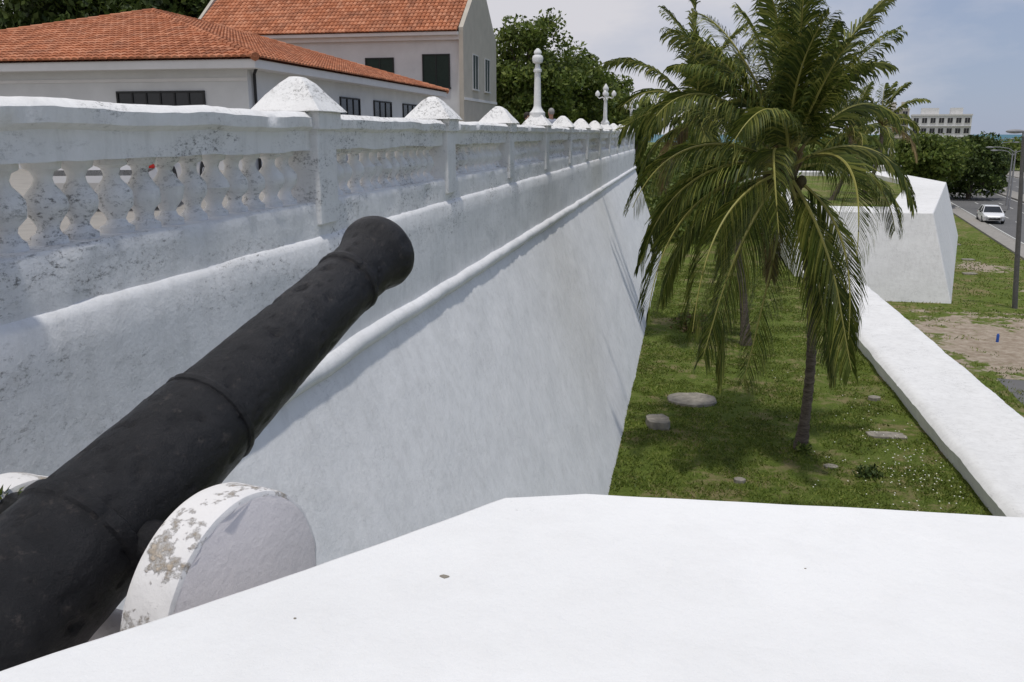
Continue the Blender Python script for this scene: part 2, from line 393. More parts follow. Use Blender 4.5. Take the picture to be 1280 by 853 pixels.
# outer bastion
ob=empty('outer_bastion',(0,0,0))
zt=H-3.5
otop=[(5.3,43.6),(11.2,43.5),(19.2,72),(19.2,92),(5.3,92)]; obot=[(5.2,42.6),(12.15,42.4),(20.6,72.3),(20.6,93),(5.0,93)]
inn=[(6.6,46.6),(9.9,46.5),(16.6,72),(16.6,89),(6.6,89)]
mb=MB(); n=5
vs=[(*p,-1.2) for p in obot]+[(*p,zt) for p in otop]+[(*p,zt+.02) for p in inn]+[(*p,zt-.45) for p in inn]
fs=[]
for L in (0,1,2):
    for k in range(n): fs.append((L*n+k,L*n+(k+1)%n,(L+1)*n+(k+1)%n,(L+1)*n+k))
mb.add(vs,fs); mb.obj('ramparts',[M['low']],ob,None,bevel=.05,fixn=False)
mb=MB(); mb.add([(*p,zt-.35) for p in inn],[tuple(range(n))]); mb.obj('bastion_grass',[M['lawn']],ob,fixn=False)
# ------------------------------------------------------------------ road & pavement
rd=Vector((4.9,33)).normalized(); rn=Vector((rd.y,-rd.x)); r0=Vector((22.8,65))
def strip(off0,off1,s0,s1): 
    return [tuple(r0+rd*s0+rn*off0),tuple(r0+rd*s0+rn*off1),tuple(r0+rd*s1+rn*off1),tuple(r0+rd*s1+rn*off0)]
road=empty('road')
def rstrip(nm,o0,o1,s0,s1,z,mat):
    m=MB(); m.add([(*p,z) for p in strip(o0,o1,s0,s1)],[(0,1,2,3)]); ob_=m.obj(nm,[mat],road,fixn=False); return ob_
rstrip('carriageway',0,8,-90,600,-.992,M['asphalt']); rstrip('carriageway_far',10.5,18.5,-90,600,-.992,M['asphalt'])
mb=MB()
for o in (.35,7.65,10.85,18.15):
    mb.add([(*p,-.988) for p in strip(o-.06,o+.06,-90,600)],[(0,1,2,3)])
for s in range(-90,600,6):
    for o in (2.9,5.3,13.2,15.8): mb.add([(*p,-.988) for p in strip(o-.06,o+.06,s,s+2.5)],[(0,1,2,3)])
mb.obj('lane_markings',[M['linepaint']],road,fixn=False)
def raised(nm,o0,o1,mat,z=-.86):
    m=MB(); p=strip(o0,o1,-90,600); m.prism(p,-1.1,z); m.obj(nm,[mat])
raised('kerb',-.15,0,M['pave']); raised('pavement',-1.3,-.15,M['pave'],-.87)
raised('median_kerb',8,10.5,M['pave']); raised('pavement',18.5,24,M['pave'])
sheet('parking_asphalt',[(9.3,20),(30,10),(24,36),(13.8,28.6),(9.9,29.2)],-.994,M['asphalt'])
# ------------------------------------------------------------------ houses
def tile_slope(mb,P,e,Ltot,upv,nrm,lo,hi,cw=.24,rh=.40):
    P=Vector(P); e=Vector(e); upv=Vector(upv); nrm=Vector(nrm)
    k=int(Ltot/cw)
    for i in range(k):
        s=(i+.5)*Ltot/k; l=hi(s); w=Ltot/k*.5; nr=max(1,int(l/rh+.5))
        for r in range(nr):
            a=r*rh-.03; b=min((r+1)*rh,l)
            if b<=a: continue
            vs=[]
            for (t,lift,ww) in ((a,.035,w*1.02),(b,.0,w*.9)):
                for q in range(5):
                    an=math.pi*q/4; vs.append(P+e*(s+random.uniform(-.006,.006)-ww*math.cos(an))+upv*t+nrm*(lift+.075*math.sin(an)))
            mb.add(vs,[(q,q+1,q+6,q+5) for q in range(4)]+[(0,1,2,3,4)])
def window(mb,axis,c,u0,u1,z0,z1,sgn,panes=2,mg=1,mf=2,depth=.06):
    def bx(a0,a1,d0,d1,zz0,zz1,mi):
        d0,d1=sorted((c+sgn*d0,c+sgn*d1))
        if axis=='x': mb.box(a0,a1,d0,d1,zz0,zz1,mi)
        else: mb.box(d0,d1,a0,a1,zz0,zz1,mi)
    bx(u0,u1,.003,.02,z0,z1,mg)
    f=.06
    bx(u0-f,u0,.004,depth,z0-f,z1+f,mf); bx(u1,u1+f,.004,depth,z0-f,z1+f,mf)
    bx(u0,u1,.004,depth,z1,z1+f,mf); bx(u0-.1,u1+.1,.004,depth+.06,z0-f-.03,z0-.002,mf)
    for k in range(1,panes):
        u=u0+(u1-u0)*k/panes; bx(u-.025,u+.025,.021,depth-.01,z0,z1-.002,mf)
zf=H-1.1
h1=empty('tiled_roof_house',(-21,36,zf))
def loc(mb,c=( -21,36,zf)):
    mb.v=[(a-c[0],b-c[1],d-c[2]) for a,b,d in mb.v]; return mb
ez=H+2.2; x0,x1,y0,y1=-29.6,-12.6,25.2,47.0; rise=2.54; hw=8.5
mb=MB(); mb.box(x0+.6,x1-.6,y0+.6,y1-.6,zf-.2,ez-.28,0)
mb.box(x0+.05,x1-.05,y0+.05,y1-.05,ez-.28,ez-.03,3)
window(mb,'x',y0+.6,-17.6,-14.7,ez-1.55,ez-.95,-1,6,1,4)
window(mb,'x',y0+.6,-26.5,-22.6,ez-1.75,ez-.95,-1,6,1,4)
for (a,b) in ((33.2,35.2),(37.0,39.2),(41.0,43.2)): window(mb,'y',x1-.6,a,b,ez-1.75,ez-.85,1,3,1,4)
mb.tube([(x1-.52,y0+.9,zf),(x1-.52,y0+.9,ez-.4),(x1-.3,y0+.6,ez-.28)],.05,8,4)
for yy in (y0+.6,): mb.box(x0+.6,x1-.6,yy-.03,yy-.002,ez-.62,ez-.52,3)
loc(mb); mb.obj('walls',[M['house'],M['glass'],M['frame'],M['fascia'],M['darkframe']],h1)
sl=math.hypot(hw,rise); cu=hw/sl; su=rise/sl
mb=MB(); A=[(x0,y0,ez-.03),(x1,y0,ez-.03),(x1,y1,ez-.03),(x0,y1,ez-.03),(-21.1,y0+hw,ez+rise-.03),(-21.1,y1-hw,ez+rise-.03)]
mb.add(A,[(0,1,4),(1,2,5,4),(2,3,5),(3,0,4,5)],1)
f1=lambda s: min(s,17-s)/hw*sl
f2=lambda s: min(s,21.8-s,hw)/hw*sl
tile_slope(mb,(x0,y0,ez),(1,0,0),17,(0,cu,su),(0,-su,cu),0,f1)
tile_slope(mb,(x1,y0,ez),(0,1,0),21.8,(-cu,0,su),(su,0,cu),0,f2)
tile_slope(mb,(x0,y1,ez),(1,0,0),17,(0,-cu,su),(0,su,cu),0,f1)
tile_slope(mb,(x0,y0,ez),(0,1,0),21.8,(cu,0,su),(-su,0,cu),0,f2)
for a,b in ((0,4),(1,4),(2,5),(3,5),(4,5)):
    p=Vector(A[a])+Vector((0,0,.06)); q=Vector(A[b])+Vector((0,0,.06)); k=int((q-p).length/.4)
    for i in range(k): mb.tube([p.lerp(q,i/k),p.lerp(q,(i+1.08)/k)],[.13,.105],8)
loc(mb); mb.obj('roof',[M['tile'],M['tilebase']],h1,fixn=False)
# two storey house
h2=empty('two_storey_house',(-21,54,zf)); X1=-12.5; X0=-29.2; Y0,Y1=50.3,58.8; e2=H+5.5; pk=e2+3.3; ym=(Y0+Y1)/2
mb=MB(); mb.box(X0,X1-.25,Y0,Y1,zf-.2,e2,0)
for (xa,xb) in ((X1-.25,X1),(X0-.001,X0+.2)):
    mb.add([(xa,Y0-.25,zf-.2),(xa,Y1+.1,zf-.2),(xa,Y1+.1,e2+.3),(xa,ym,pk+.45),(xa,Y0-.25,e2+.3),
        (xb,Y0-.25,zf-.2),(xb,Y1+.1,zf-.2),(xb,Y1+.1,e2+.3),(xb,ym,pk+.45),(xb,Y0-.25,e2+.3)],[(0,1,2,3,4),(9,8,7,6,5),(0,5,6,1),(1,6,7,2),(2,7,8,3),(3,8,9,4),(4,9,5,0)],5)
mb.box(X0-.2,X1-.252,Y0-.55,Y0-.26,e2-.12,e2+.06,3); mb.box(X0+.21,X1-.252,Y0-.25,Y0-.002,e2-.35,e2-.122,3)
window(mb,'x',Y0,-14.9,-13.4,e2-2.9,e2-1.15,-1,2,6,4); window(mb,'x',Y0,-18.3,-16.7,e2-2.3,e2-1.3,-1,2,6,4)
window(mb,'x',Y0,-24.8,-23.2,e2-2.9,e2-1.15,-1,2,6,4)
window(mb,'y',X1,52.2,53.5,e2-2.9,e2-1.0,1,2,6,2); window(mb,'y',X1,55.4,56.7,e2-2.9,e2-1.0,1,2,6,2)
mb.box(X1+.002,X1+.05,Y0-.2,Y1+.1,e2-3.6,e2-3.45,3)
C=(-21,54,zf); loc(mb,C); mb.obj('walls',[M['house'],M['glass'],M['frame'],M['fascia'],M['darkframe'],M['beige'],M['shutter']],h2)
mb=MB(); w2=ym-(Y0-.6); s2=math.hypot(w2,pk-e2); c2=w2/s2; n2=(pk-e2)/s2
mb.add([(X0+.21,Y0-.6,e2+.06),(X1-.26,Y0-.6,e2+.06),(X1-.26,ym,pk+.06),(X0+.21,ym,pk+.06),(X0+.21,Y1+.6,e2+.06),(X1-.26,Y1+.6,e2+.06)],[(0,1,2,3),(3,2,5,4)],1)
tile_slope(mb,(X0+.22,Y0-.6,e2+.09),(1,0,0),X1-X0-.5,(0,c2,n2),(0,-n2,c2),0,lambda s:s2)
tile_slope(mb,(X0+.22,Y1+.6,e2+.09),(1,0,0),X1-X0-.5,(0,-c2,n2),(0,n2,c2),0,lambda s:s2)
loc(mb,C); mb.obj('roof',[M['tile'],M['tilebase']],h2,fixn=False)
# ------------------------------------------------------------------ vegetation
def leaf_mesh(m_v,m_f,centers,radii,n,size,rng):
    k=len(centers); idx=rng.integers(0,k,n); C=centers[idx]; R=radii[idx][:,None]
    d=rng.normal(size=(n,3)); d/=np.linalg.norm(d,axis=1)[:,None]; rr=rng.random((n,1))**.4
    P=C+d*R*rr*np.array([1,1,.75]); 
    a=rng.normal(size=(n,3)); a/=np.linalg.norm(a,axis=1)[:,None]; b=np.cross(a,rng.normal(size=(n,3))); b/=np.linalg.norm(b,axis=1)[:,None]
    s=size*rng.uniform(.6,1.3,(n,1)); 
    V=np.stack([P-a*s,P+b*s*.5,P+a*s,P-b*s*.5],1).reshape(-1,3)
    o=len(m_v); m_v.extend(map(tuple,V)); m_f.extend([(o+4*i,o+4*i+1,o+4*i+2,o+4*i+3) for i in range(n)])
def tree(loc_,h,cr,ch,seed=0,n=7000,leaf=.22,mat='leaf',name='tree',clumps=70,cz=None):
    rng=np.random.default_rng(seed); e=empty(name,loc_); cz=cz or h-ch
    d=rng.normal(size=(clumps,3)); d/=np.linalg.norm(d,axis=1)[:,None]; r=rng.uniform(.35,1,(clumps,1))
    C=d*r*np.array([cr,cr,ch])*.85+np.array([0,0,cz]); Rr=rng.uniform(.16,.34,clumps)*cr
    v=[];f=[]; leaf_mesh(v,f,C,Rr,n,leaf,rng)
    m=MB(); m.add(v,f); m.obj('crown',[M[mat]],e,fixn=False)
    m=MB(); tr=.025*h+.05; m.tube([(0,0,-.1),(.1,0,h*.25),(0,.1,cz*.75),(0,0,cz)],[tr*1.3,tr,tr*.75,tr*.4],9)
    for i in range(0,clumps,3):
        c=C[i]; s=Vector((0,0,cz*random.uniform(.45,.8))); t=Vector(c); m.tube([s,s.lerp(t,.5)+Vector((0,0,.2)),t],[tr*.4,tr*.25,tr*.08],5)
    m.obj('trunk',[M['bark']],e,60)
tree((-13.6,76,zf),11.6,4.9,6.0,1,18000,.22,clumps=110,cz=5.8)
tree((-10.4,82,zf),9.6,4.4,5.2,2,15000,.22,clumps=90,cz=4.6)
tree((-8.6,100,zf),7.6,4.0,3.8,3,9000,.22,clumps=60,cz=4.0)
tree((-6.3,112,zf-2),7.8,3.4,3.6,4,6000,.25,cz=4.4)
tree((-36,66,zf),16,8,6.5,5,16000,.33,'leafdark',clumps=100)
tree((-47,64,zf),16,8,6.5,6,14000,.33,'leafdark',clumps=90)
tree((25,100,-1),9.0,4.4,4.4,7,14000,.24,cz=4.6); tree((33,114,-1),7.4,4.8,3.8,8,9000,.25,'leafdark',cz=3.8)
tree((38.5,128,-1),7.4,4.6,3.8,9,9000,.27,'leafdark',cz=3.8); tree((45.5,160,-1),7.6,5,3.6,10,6000,.35,'leafdark',cz=4)
tree((52,185,-1),7.4,5.5,3.6,14,5000,.35,'leafdark',cz=3.8); tree((66,205,-1),7.0,6,3.4,15,5000,.4,'leaf',cz=3.6)
def belt(name,segs,seed,mat,size,n):
    rng=np.random.default_rng(seed); C=[];R=[]
    for (xa,ya,xb,yb,zlo,zhi,k) in segs:
        for i in range(k):
            t=rng.random(); C.append((xa+(xb-xa)*t+rng.normal()*1.5,ya+(yb-ya)*t+rng.normal()*2,rng.uniform(zlo,zhi*(.75+.25*math.sin(t*23))))); R.append(rng.uniform(.9,2.1))
    v=[];f=[]; leaf_mesh(v,f,np.array(C),np.array(R),n,size,rng); m=MB(); m.add(v,f); return m.obj(name,[M[mat]],fixn=False)
belt('distant_trees',[(-12,122,26,122,-.5,8.0,200),(-4,150,52,235,-.5,6.6,150),(70,290,170,330,-.5,6.5,140)],20,'leaf',.38,40000)
belt('hedge',[(-1.0,58,5,60,.2,3.4,60),(-2,66,5,68,.5,5.0,60)],21,'leaf',.18,16000)
def shrub(loc_,r,h,n,seed,mat,size): 
    rng=np.random.default_rng(seed); C=rng.normal(size=(10,3))*np.array([r*.4,r*.4,h*.2])+np.array([0,0,h*.4]); v=[];f=[]
    leaf_mesh(v,f,C,np.full(10,r*.45),n,size,rng); m=MB(); m.add(v,f); m.obj('shrub',[M[mat]],None,None,loc_,fixn=False)
shrub((.5,30,0),.8,.45,420,31,'dryleaf',.07); shrub((.6,30.2,0),.8,.5,350,35,'leaf',.07); shrub((3.7,17.1,0),.35,.25,260,32,'leafdark',.05); shrub((2.62,18.5,0),.35,.2,220,33,'leaf',.06)
# ---- palms
def palm(base,crown,nf,L,seed,r0_=.15,leafn=62,nuts=True,lw=.028,topk=1.0,ll_=.25,fl=None):
    rng=random.Random(seed); e=empty('coconut_palm',base); B=Vector(base); Cc=Vector(crown)-B
    m=MB(); pts=[];rad=[]
    N=60
    for i in range(N+1):
        t=i/N; p=Cc*t+Vector((.34*math.sin(t*math.pi),0.0,0)); ring=(.010 if i%2 else -.006)
        pts.append(p); rad.append(r0_*(1.0+.55*max(0,1-t*9))*(1-.22*t)+ring)
    m.tube(pts,rad,14); m.obj('trunk',[M['bark']],e,50)
    m=MB(); ml=MB(); md=MB()
    if fl is None:
        fl=[]
        for k in range(nf):
            u=(k+.5)/nf; fl.append((math.degrees(k*2.39996+rng.uniform(-.25,.25)+seed),88-100*u**.9+rng.uniform(-7,7),L*rng.uniform(.88,1.06)*(topk if u<.3 else 1),(.55+2.1*u)*rng.uniform(.85,1.2)))
    nf=len(fl)
    for k,(azd,eld,LL,droop) in enumerate(fl):
        LL*=rng.uniform(.86,1.07); droop*=rng.uniform(.85,1.15)
        az=math.radians(azd+rng.uniform(-9,9)); el=math.radians(eld+rng.uniform(-5,5)); u=max(0,min(1,(88-eld)/120))
        d=Vector((math.cos(az)*math.cos(el),math.sin(az)*math.cos(el),math.sin(el))); p=Cc+Vector((0,0,.10-.40*u))+Vector((d.x,d.y,0))*.12
        S=28; P=[p.copy()];D=[d.copy()]
        sidev=Vector((-math.sin(az),math.cos(az),0)); curl=rng.uniform(-.026,.026)
        for i in range(S):
            t=i/S
            d=(d+Vector((0,0,-1))*(droop/S)*(.35+1.6*t)*(1 if d.z>-.96 else 0)+sidev*curl).normalized(); p=p+d*(LL/S); P.append(p.copy()); D.append(d.copy())
        m.tube(P,[.035*(1-.88*i/S)+.003 for i in range(S+1)],5)
        tgt=md if (k==nf-1) else ml
        tw=rng.uniform(-.9,.9)
        for j in range(leafn):
            t=.12+.87*(j+.5)/leafn; q=t*S; i=min(int(q),S-1); f=q-i; pp=P[i].lerp(P[i+1],f); dd=D[i]
            sv=dd.cross(Vector((0,0,1))); 
            if sv.length<.35: sv=sidev.copy()
            sv.normalize(); nv=sv.cross(dd).normalized()
            ca,sa=math.cos(tw*t),math.sin(tw*t); sv,nv=sv*ca+nv*sa,nv*ca-sv*sa
            ll=LL*ll_*(math.sin(math.pi*min(1,(t*.78+.17)))**.6)*rng.uniform(.8,1.1)
            for s in (-1,1):
                if rng.random()<.05: continue
                hang=rng.uniform(.5,1.25)*(.40+1.15*u)
                dirv=(sv*s*.68+dd*(.66+.35*t)+nv*rng.uniform(-.05,.2)).normalized()
                w=lw*rng.uniform(.75,1.15); a=pp; b=pp+dirv*ll*.42+Vector((0,0,-1))*ll*.12*hang; c=b+(dirv+Vector((0,0,-1.1*hang))).normalized()*ll*.34; g=c+(dirv*.5+Vector((0,0,-1.6*hang))).normalized()*ll*.28
                wv=(dd*.8+nv*.5*s).normalized()*w
                tgt.add([a-wv*.5,a+wv*.5,b+wv,b-wv,c+wv*.8,c-wv*.8,g],[(0,1,2,3),(3,2,4,5),(5,4,6)])
    m.obj('rachises',[M['rachis']],e,60); ml.obj('leaflets',[M['palmleaf']],e,fixn=False)
    if md.v: md.obj('dry_leaflets',[M['dryleaf']],e,fixn=False)
    m=MB()
    for i in range(18):
        az=i*2.4; m.tube([Cc+Vector((0,0,-.45+.02*i)),Cc+Vector((math.cos(az)*.16,math.sin(az)*.16,-.25+.02*i)),Cc+Vector((math.cos(az)*.3,math.sin(az)*.3,.05+.02*i))],[.07,.06,.03],6)
    if nuts:
        for i in range(14):
            az=rng.uniform(0,6.28); rr=rng.uniform(.22,.42); m.sphere(Cc+Vector((math.cos(az)*rr,math.sin(az)*rr,-.25-rng.random()*.5)),(.10,.10,.13),10,7,1)
    m.obj('coconuts',[M['dryleaf'],M['nut']],e,60)
FL=[(20,85,3.6,.5),(150,83,3.6,.6),(172,72,3.7,.8),(8,72,3.6,.8),(270,78,3.3,.7),(90,80,3.7,.7),(200,64,3.6,1.0),(330,62,3.5,1.1),(120,64,3.8,1.0),(50,62,3.6,1.1),(178,58,3.6,1.1),(240,70,3.3,.9),(300,68,3.3,.9),(25,74,3.5,.8),(185,78,3.6,.6),
 (0,48,3.4,1.7),(185,48,3.7,1.6),(70,45,3.7,1.5),(140,44,3.7,1.5),(255,46,3.4,1.8),
 (0,32,3.5,1.9),(180,30,4.0,2.1),(195,18,4.2,2.2),(165,12,4.0,2.2),(230,26,3.9,2.5),(300,26,3.8,2.5),(80,26,3.8,2.),(125,18,3.8,2),
 (345,14,3.5,2.2),(185,-4,4.4,2.3),(210,-12,4.5,2.3),(240,-20,4.4,2.2),(264,-34,4.4,1.8),(284,-28,4.3,2.0),(318,-30,4.1,2.2),(150,-15,3.9,2),(100,-10,3.8,2),
 (200,-40,4.3,1.5),(332,-56,4.0,1.2),(250,-55,4.4,1.2),(95,-50,2.6,1.4)]
FL=[(a+11,b,c,d) for a,b,c,d in FL]
palm((2.64,18.5,0),(1.96,18.5,6.0),36,3.75,3,.105,118,lw=.019,ll_=.235,fl=FL)
palm((2.1,28.0,0),(.35,28.6,7.1),26,3.3,5,.13,64,False,.03)
palm((8.6,56,2.5),(9.4,56,6.7),18,3.0,8,.14,36,False,.045); palm((11.5,62,2.5),(12.3,62,7.2),18,3.2,9,.14,36,False,.045)
# ---- grass blades
def grass(name,xa,xb,ya,yb,n,z,hh,seed,hfun=None,mat='blade'):
    rng=np.random.default_rng(seed); x=rng.uniform(xa,xb,n); y=ya+(yb-ya)*rng.random(n)**1.6
    nzv=np.array([noise.noise(Vector((a*.9,b*.9,3)))+.5*noise.noise(Vector((a*3,b*3,5))) for a,b in zip(x,y)])
    keep=(nzv+rng.normal(0,.16,n))>-.10
    if z!=0: keep&=~((((x-11.8)/3.6)**2+((y-34.5)/5.3)**2+nzv*1.5+rng.normal(0,.25,n))<1)
    x=x[keep];y=y[keep];n=len(x)
    zz=np.array([noise.noise(Vector((a*.5,b*.5,0)))*.05 for a,b in zip(x,y)]) if z==0 else np.full(n,z)
    an=rng.uniform(0,6.28,n); h=hh*rng.uniform(.4,1.2,n); w=.010+.0005*y; lx=rng.normal(0,.8,n)*h; ly=rng.normal(0,.8,n)*h
    V=np.empty((n,3,3)); V[:,0]=np.stack([x-np.cos(an)*w,y-np.sin(an)*w,zz-.01],1); V[:,1]=np.stack([x+np.cos(an)*w,y+np.sin(an)*w,zz-.01],1); V[:,2]=np.stack([x+lx,y+ly,zz+h],1)
    me=bpy.data.meshes.new(name); me.from_pydata(V.reshape(-1,3).tolist(),[],[(3*i,3*i+1,3*i+2) for i in range(n)]); me.materials.append(M[mat]); o=bpy.data.objects.new(name,me); col.objects.link(o)
grass('lawn_grass',-1.15,5.5,13,46,130000,0,.055,40)
grass('roadside_grass',7.8,22,26,70,40000,-1.0,.08,41)
m=MB(); rng=random.Random(5)
for i in range(170):
    x=rng.gauss(4.6,.5); y=rng.gauss(17.6,1.3); 
    if rng.random()<.3: x=rng.uniform(2.5,5.3); y=rng.uniform(15,25)
    if x>5.3: continue
    z=.07+rng.random()*.04
    r=.017; m.add([(x+r*math.cos(k*1.256)*(1 if k%2 else .9),y+r*math.sin(k*1.256),z+.006*(k%2)) for k in range(5)],[(0,1,2,3,4)])
m.obj('daisy_flowers',[M['flower']],fixn=False)
def stone(name,loc_,sx,sy,sz,seed,rz=0,round_=False,mat='conc'):
    m=MB(); rng=random.Random(seed); k=16
    poly=[]
    for i in range(k):
        a=6.283*(i+.5)/k; ca,sa=math.cos(a),math.sin(a)
        if round_: q=1
        else: q=1/max(abs(ca),abs(sa))*.93
        poly.append((sx*ca*q*rng.uniform(.88,1.06),sy*sa*q*rng.uniform(.88,1.06)))
    m.prism(poly,-.05,sz,0,[(p[0]*.96,p[1]*.96) for p in poly]); o=m.obj(name,[M[mat]],None,None,loc_,bevel=.012); o.rotation_euler=(0,0,rz)
stone('concrete_slab',(.40,21.6,0),.68,.60,.06,1,0,True)
stone('concrete_block',(-.38,19.5,0),.28,.38,.17,2,.25)
stone('concrete_slab',(4.6,19.7,0),.45,.22,.05,3,.05); stone('rock',(4.9,22.6,0),.17,.14,.07,4,.3,True)
stone('rock',(3.1,17.5,0),.15,.12,.045,5,0,True); stone('rock',(1.27,16.4,0),.12,.1,.06,6,0,True)
for i,(x,y) in enumerate([(15.6,52),(17.2,58),(18.6,66)]): stone('paving_slab',(x,y,-1),.42,.3,.06,7+i,.2,False,'conc')
m=MB(); m.lathe([(.05,0),(.05,.26),(.035,.3),(.02,.32)],(0,0,0)); m.obj('bollard',[M['bluep']],None,40,(11.6,34.6,-1))
# ------------------------------------------------------------------ street lamps
def street_lamp(loc_,h,arm,double=False,r=.11,mat='pole',lean=(0,0)):
    e=empty('street_lamp',loc_); m=MB(); T=Vector((lean[0],lean[1],h))
    m.tube([(0,0,-.1),tuple(T*.5),tuple(T)],[r*1.15,r,r*.65],12); m.obj('pole',[M[mat]],e,40)
    m=MB()
    for s in ((-1,1) if double else (-1,)):
        m.tube([T-Vector((0,0,.3)),T+Vector((s*arm*.3,0,.12)),T+Vector((s*arm*.7,0,.25)),T+Vector((s*arm,0,.25))],.035,7)
        m.sphere(T+Vector((s*(arm+.25),0,.22)),(.38,.15,.09),12,7)
    m.obj('arm',[M['metal']],e,50)
street_lamp((14.55,41.8,-1),7.4,.1,False,.10,'pole',(-.55,0))
street_lamp((32.3,98,-1),6.0,2.2,False,.09,'metal'); street_lamp((42,135,-1),6.2,2.2,True,.1,'metal'); street_lamp((34,104,-1),5.6,1.6,True,.09,'metal'); street_lamp((53,170,-1),6.5,2,True,.11,'metal')
# ------------------------------------------------------------------ cars
def carpaint(nm,c):
    t=NT(nm); m=t.done(c,.3,None,.5); t.b.inputs['Coat Weight'].default_value=.6; t.b.inputs['Coat Roughness'].default_value=.08; return m
CW=carpaint('white_car_paint',(.75,.75,.75)); CD=carpaint('dark_car_paint',(.02,.022,.026)); CR=carpaint('silver_car_paint',(.45,.45,.46))
def car_(loc_,rz,paint):
    e=empty('car',loc_,rz); m=MB()
    st=[(-2.05,.62,.42,.72),(-1.95,.78,.30,.82),(-1.6,.85,.24,.93),(-.8,.87,.22,.95),(.5,.87,.22,.95),(1.3,.87,.22,.92),(1.75,.84,.24,.84),(2.0,.74,.30,.70),(2.08,.60,.40,.60)]
    vs=[];fs=[]
    for (y,w,zb,zt_) in st:
        vs+= [(-w*.92,y,zb),(-w,y,zb+.18),(-w,y,zt_-.2),(-w*.93,y,zt_-.02),(-w*.7,y,zt_),(w*.7,y,zt_),(w*.93,y,zt_-.02),(w,y,zt_-.2),(w,y,zb+.18),(w*.92,y,zb)]
    k=10
    for i in range(len(st)-1):
        for j in range(k): fs.append((i*k+j,i*k+(j+1)%k,(i+1)*k+(j+1)%k,(i+1)*k+j))
    fs+=[tuple(range(k)),tuple(range((len(st)-1)*k,len(st)*k))]; m.add(vs,fs); m.obj('body',[paint],e,35)
    m=MB()
    lo=[(-.78,-1.7),(.78,-1.7),(.78,1.1),(-.78,1.1)]; hi=[(-.58,-1.15),(.58,-1.15),(.58,.35),(-.58,.35)]
    m.prism(lo,.90,1.40,0,hi); m.obj('cabin_glass',[M['glass']],e)
    m=MB(); m.prism([(-.61,-1.2),(.61,-1.2),(.61,.40),(-.61,.40)],1.395,1.46,0,[(-.52,-1.05),(.52,-1.05),(.52,.25),(-.52,.25)])
    for (a,b) in [(lo[i],hi[i]) for i in range(4)]+[((-.78,-.2),(-.60,-.25)),((.78,-.2),(.60,-.25))]: m.tube([(a[0],a[1],.9),(b[0],b[1],1.41)],.035,6)
    m.obj('roof',[paint],e,35,bevel=.02)
    m=MB()
    for sx in (-1,1):
        for y in (-1.25,1.3): m.lathe([(.2,-.1),(.31,-.1),(.33,-.06),(.33,.06),(.31,.1),(.2,.1)],(sx*.78,y,.33),(1,0,0),22); m.lathe([(.19,-.015),(.19,.015),(.05,.03)],(sx*.88,y,.33),(sx,0,0),12,1)
    m.obj('wheels',[M['rubber'],M['metal']],e,40)
    m=MB()
    for sx in (-1,1):
        m.box(sx*.66-.12,sx*.66+.12,-2.03,-1.9,.62,.84,0); m.box(sx*.6-.16,sx*.6+.16,1.93,2.07,.5,.66,1); m.box(sx*.93-.07,sx*.93+.07,.75,.88,.92,1.05,2)
    m.box(-.45,.45,2.0,2.09,.36,.5,2); m.obj('lights',[M['red'],M['frame'],M['darkframe']],e,None,bevel=.015)
    return e
ra=math.atan2(-rd.x,rd.y)
car_((26.3,84,-.99),ra+math.pi,CW); car_((43,150,-.99),ra,CR); car_((36.5,128,-.99),ra,CD)
car_((-9.0,13.4,zf),.35,CW); car_((-9.0,34,zf),.05,CD)
# ------------------------------------------------------------------ distant buildings
def block(name,loc_,w,d,h,fl,nw,rz,mat):
    e=empty(name,loc_,rz); m=MB(); m.box(-w/2,w/2,-d/2,d/2,0,h,0); m.box(-w/2-.2,w/2+.2,-d/2-.2,d/2+.2,h,h+.5,2)
    for s in ((-.2,.15),(.25,.1)): m.box(w*s[0]-w*s[1],w*s[0]+w*s[1],-d*.3,d*.2,h+.5,h+2.6,0)
    fh=h/fl
    for f in range(fl):
        for i in range(nw):
            cx=-w/2+w*(i+.5)/nw; window(m,'x',-d/2,cx-w/nw*.3,cx+w/nw*.3,f*fh+fh*.3,f*fh+fh*.8,-1,2,1,2,.1)
        for i in range(3):
            cy=-d/2+d*(i+.5)/3; window(m,'y',-w/2,cy-1,cy+1,f*fh+fh*.3,f*fh+fh*.8,-1,2,1,2,.1)
        m.box(-w/2,w/2,-d/2-.5,-d/2-.003,f*fh-.08,f*fh+.08,2)
    m.obj('facade',[mat,M['glass'],M['fascia']],e)
block('apartment_building',(84,330,-1),18,14,13.5,4,7,-.2,M['house'])
block('apartment_building',(73,345,-1),8,12,16,5,3,-.2,M['beige'])
block('low_shop_building',(27.2,118,-1),8,6,3.2,1,3,-.15,M['house'])
m=MB(); 
for i in range(14): m.box(-.15+i*2,.15+i*2,-.15,.15,0,1.3); 
m.box(-.1,26.1,-.08,.08,.0,.9); o=m.obj('roadside_wall',[M['low']],None,None,(19.5,98,-1)); o.rotation_euler=(0,0,1.25)
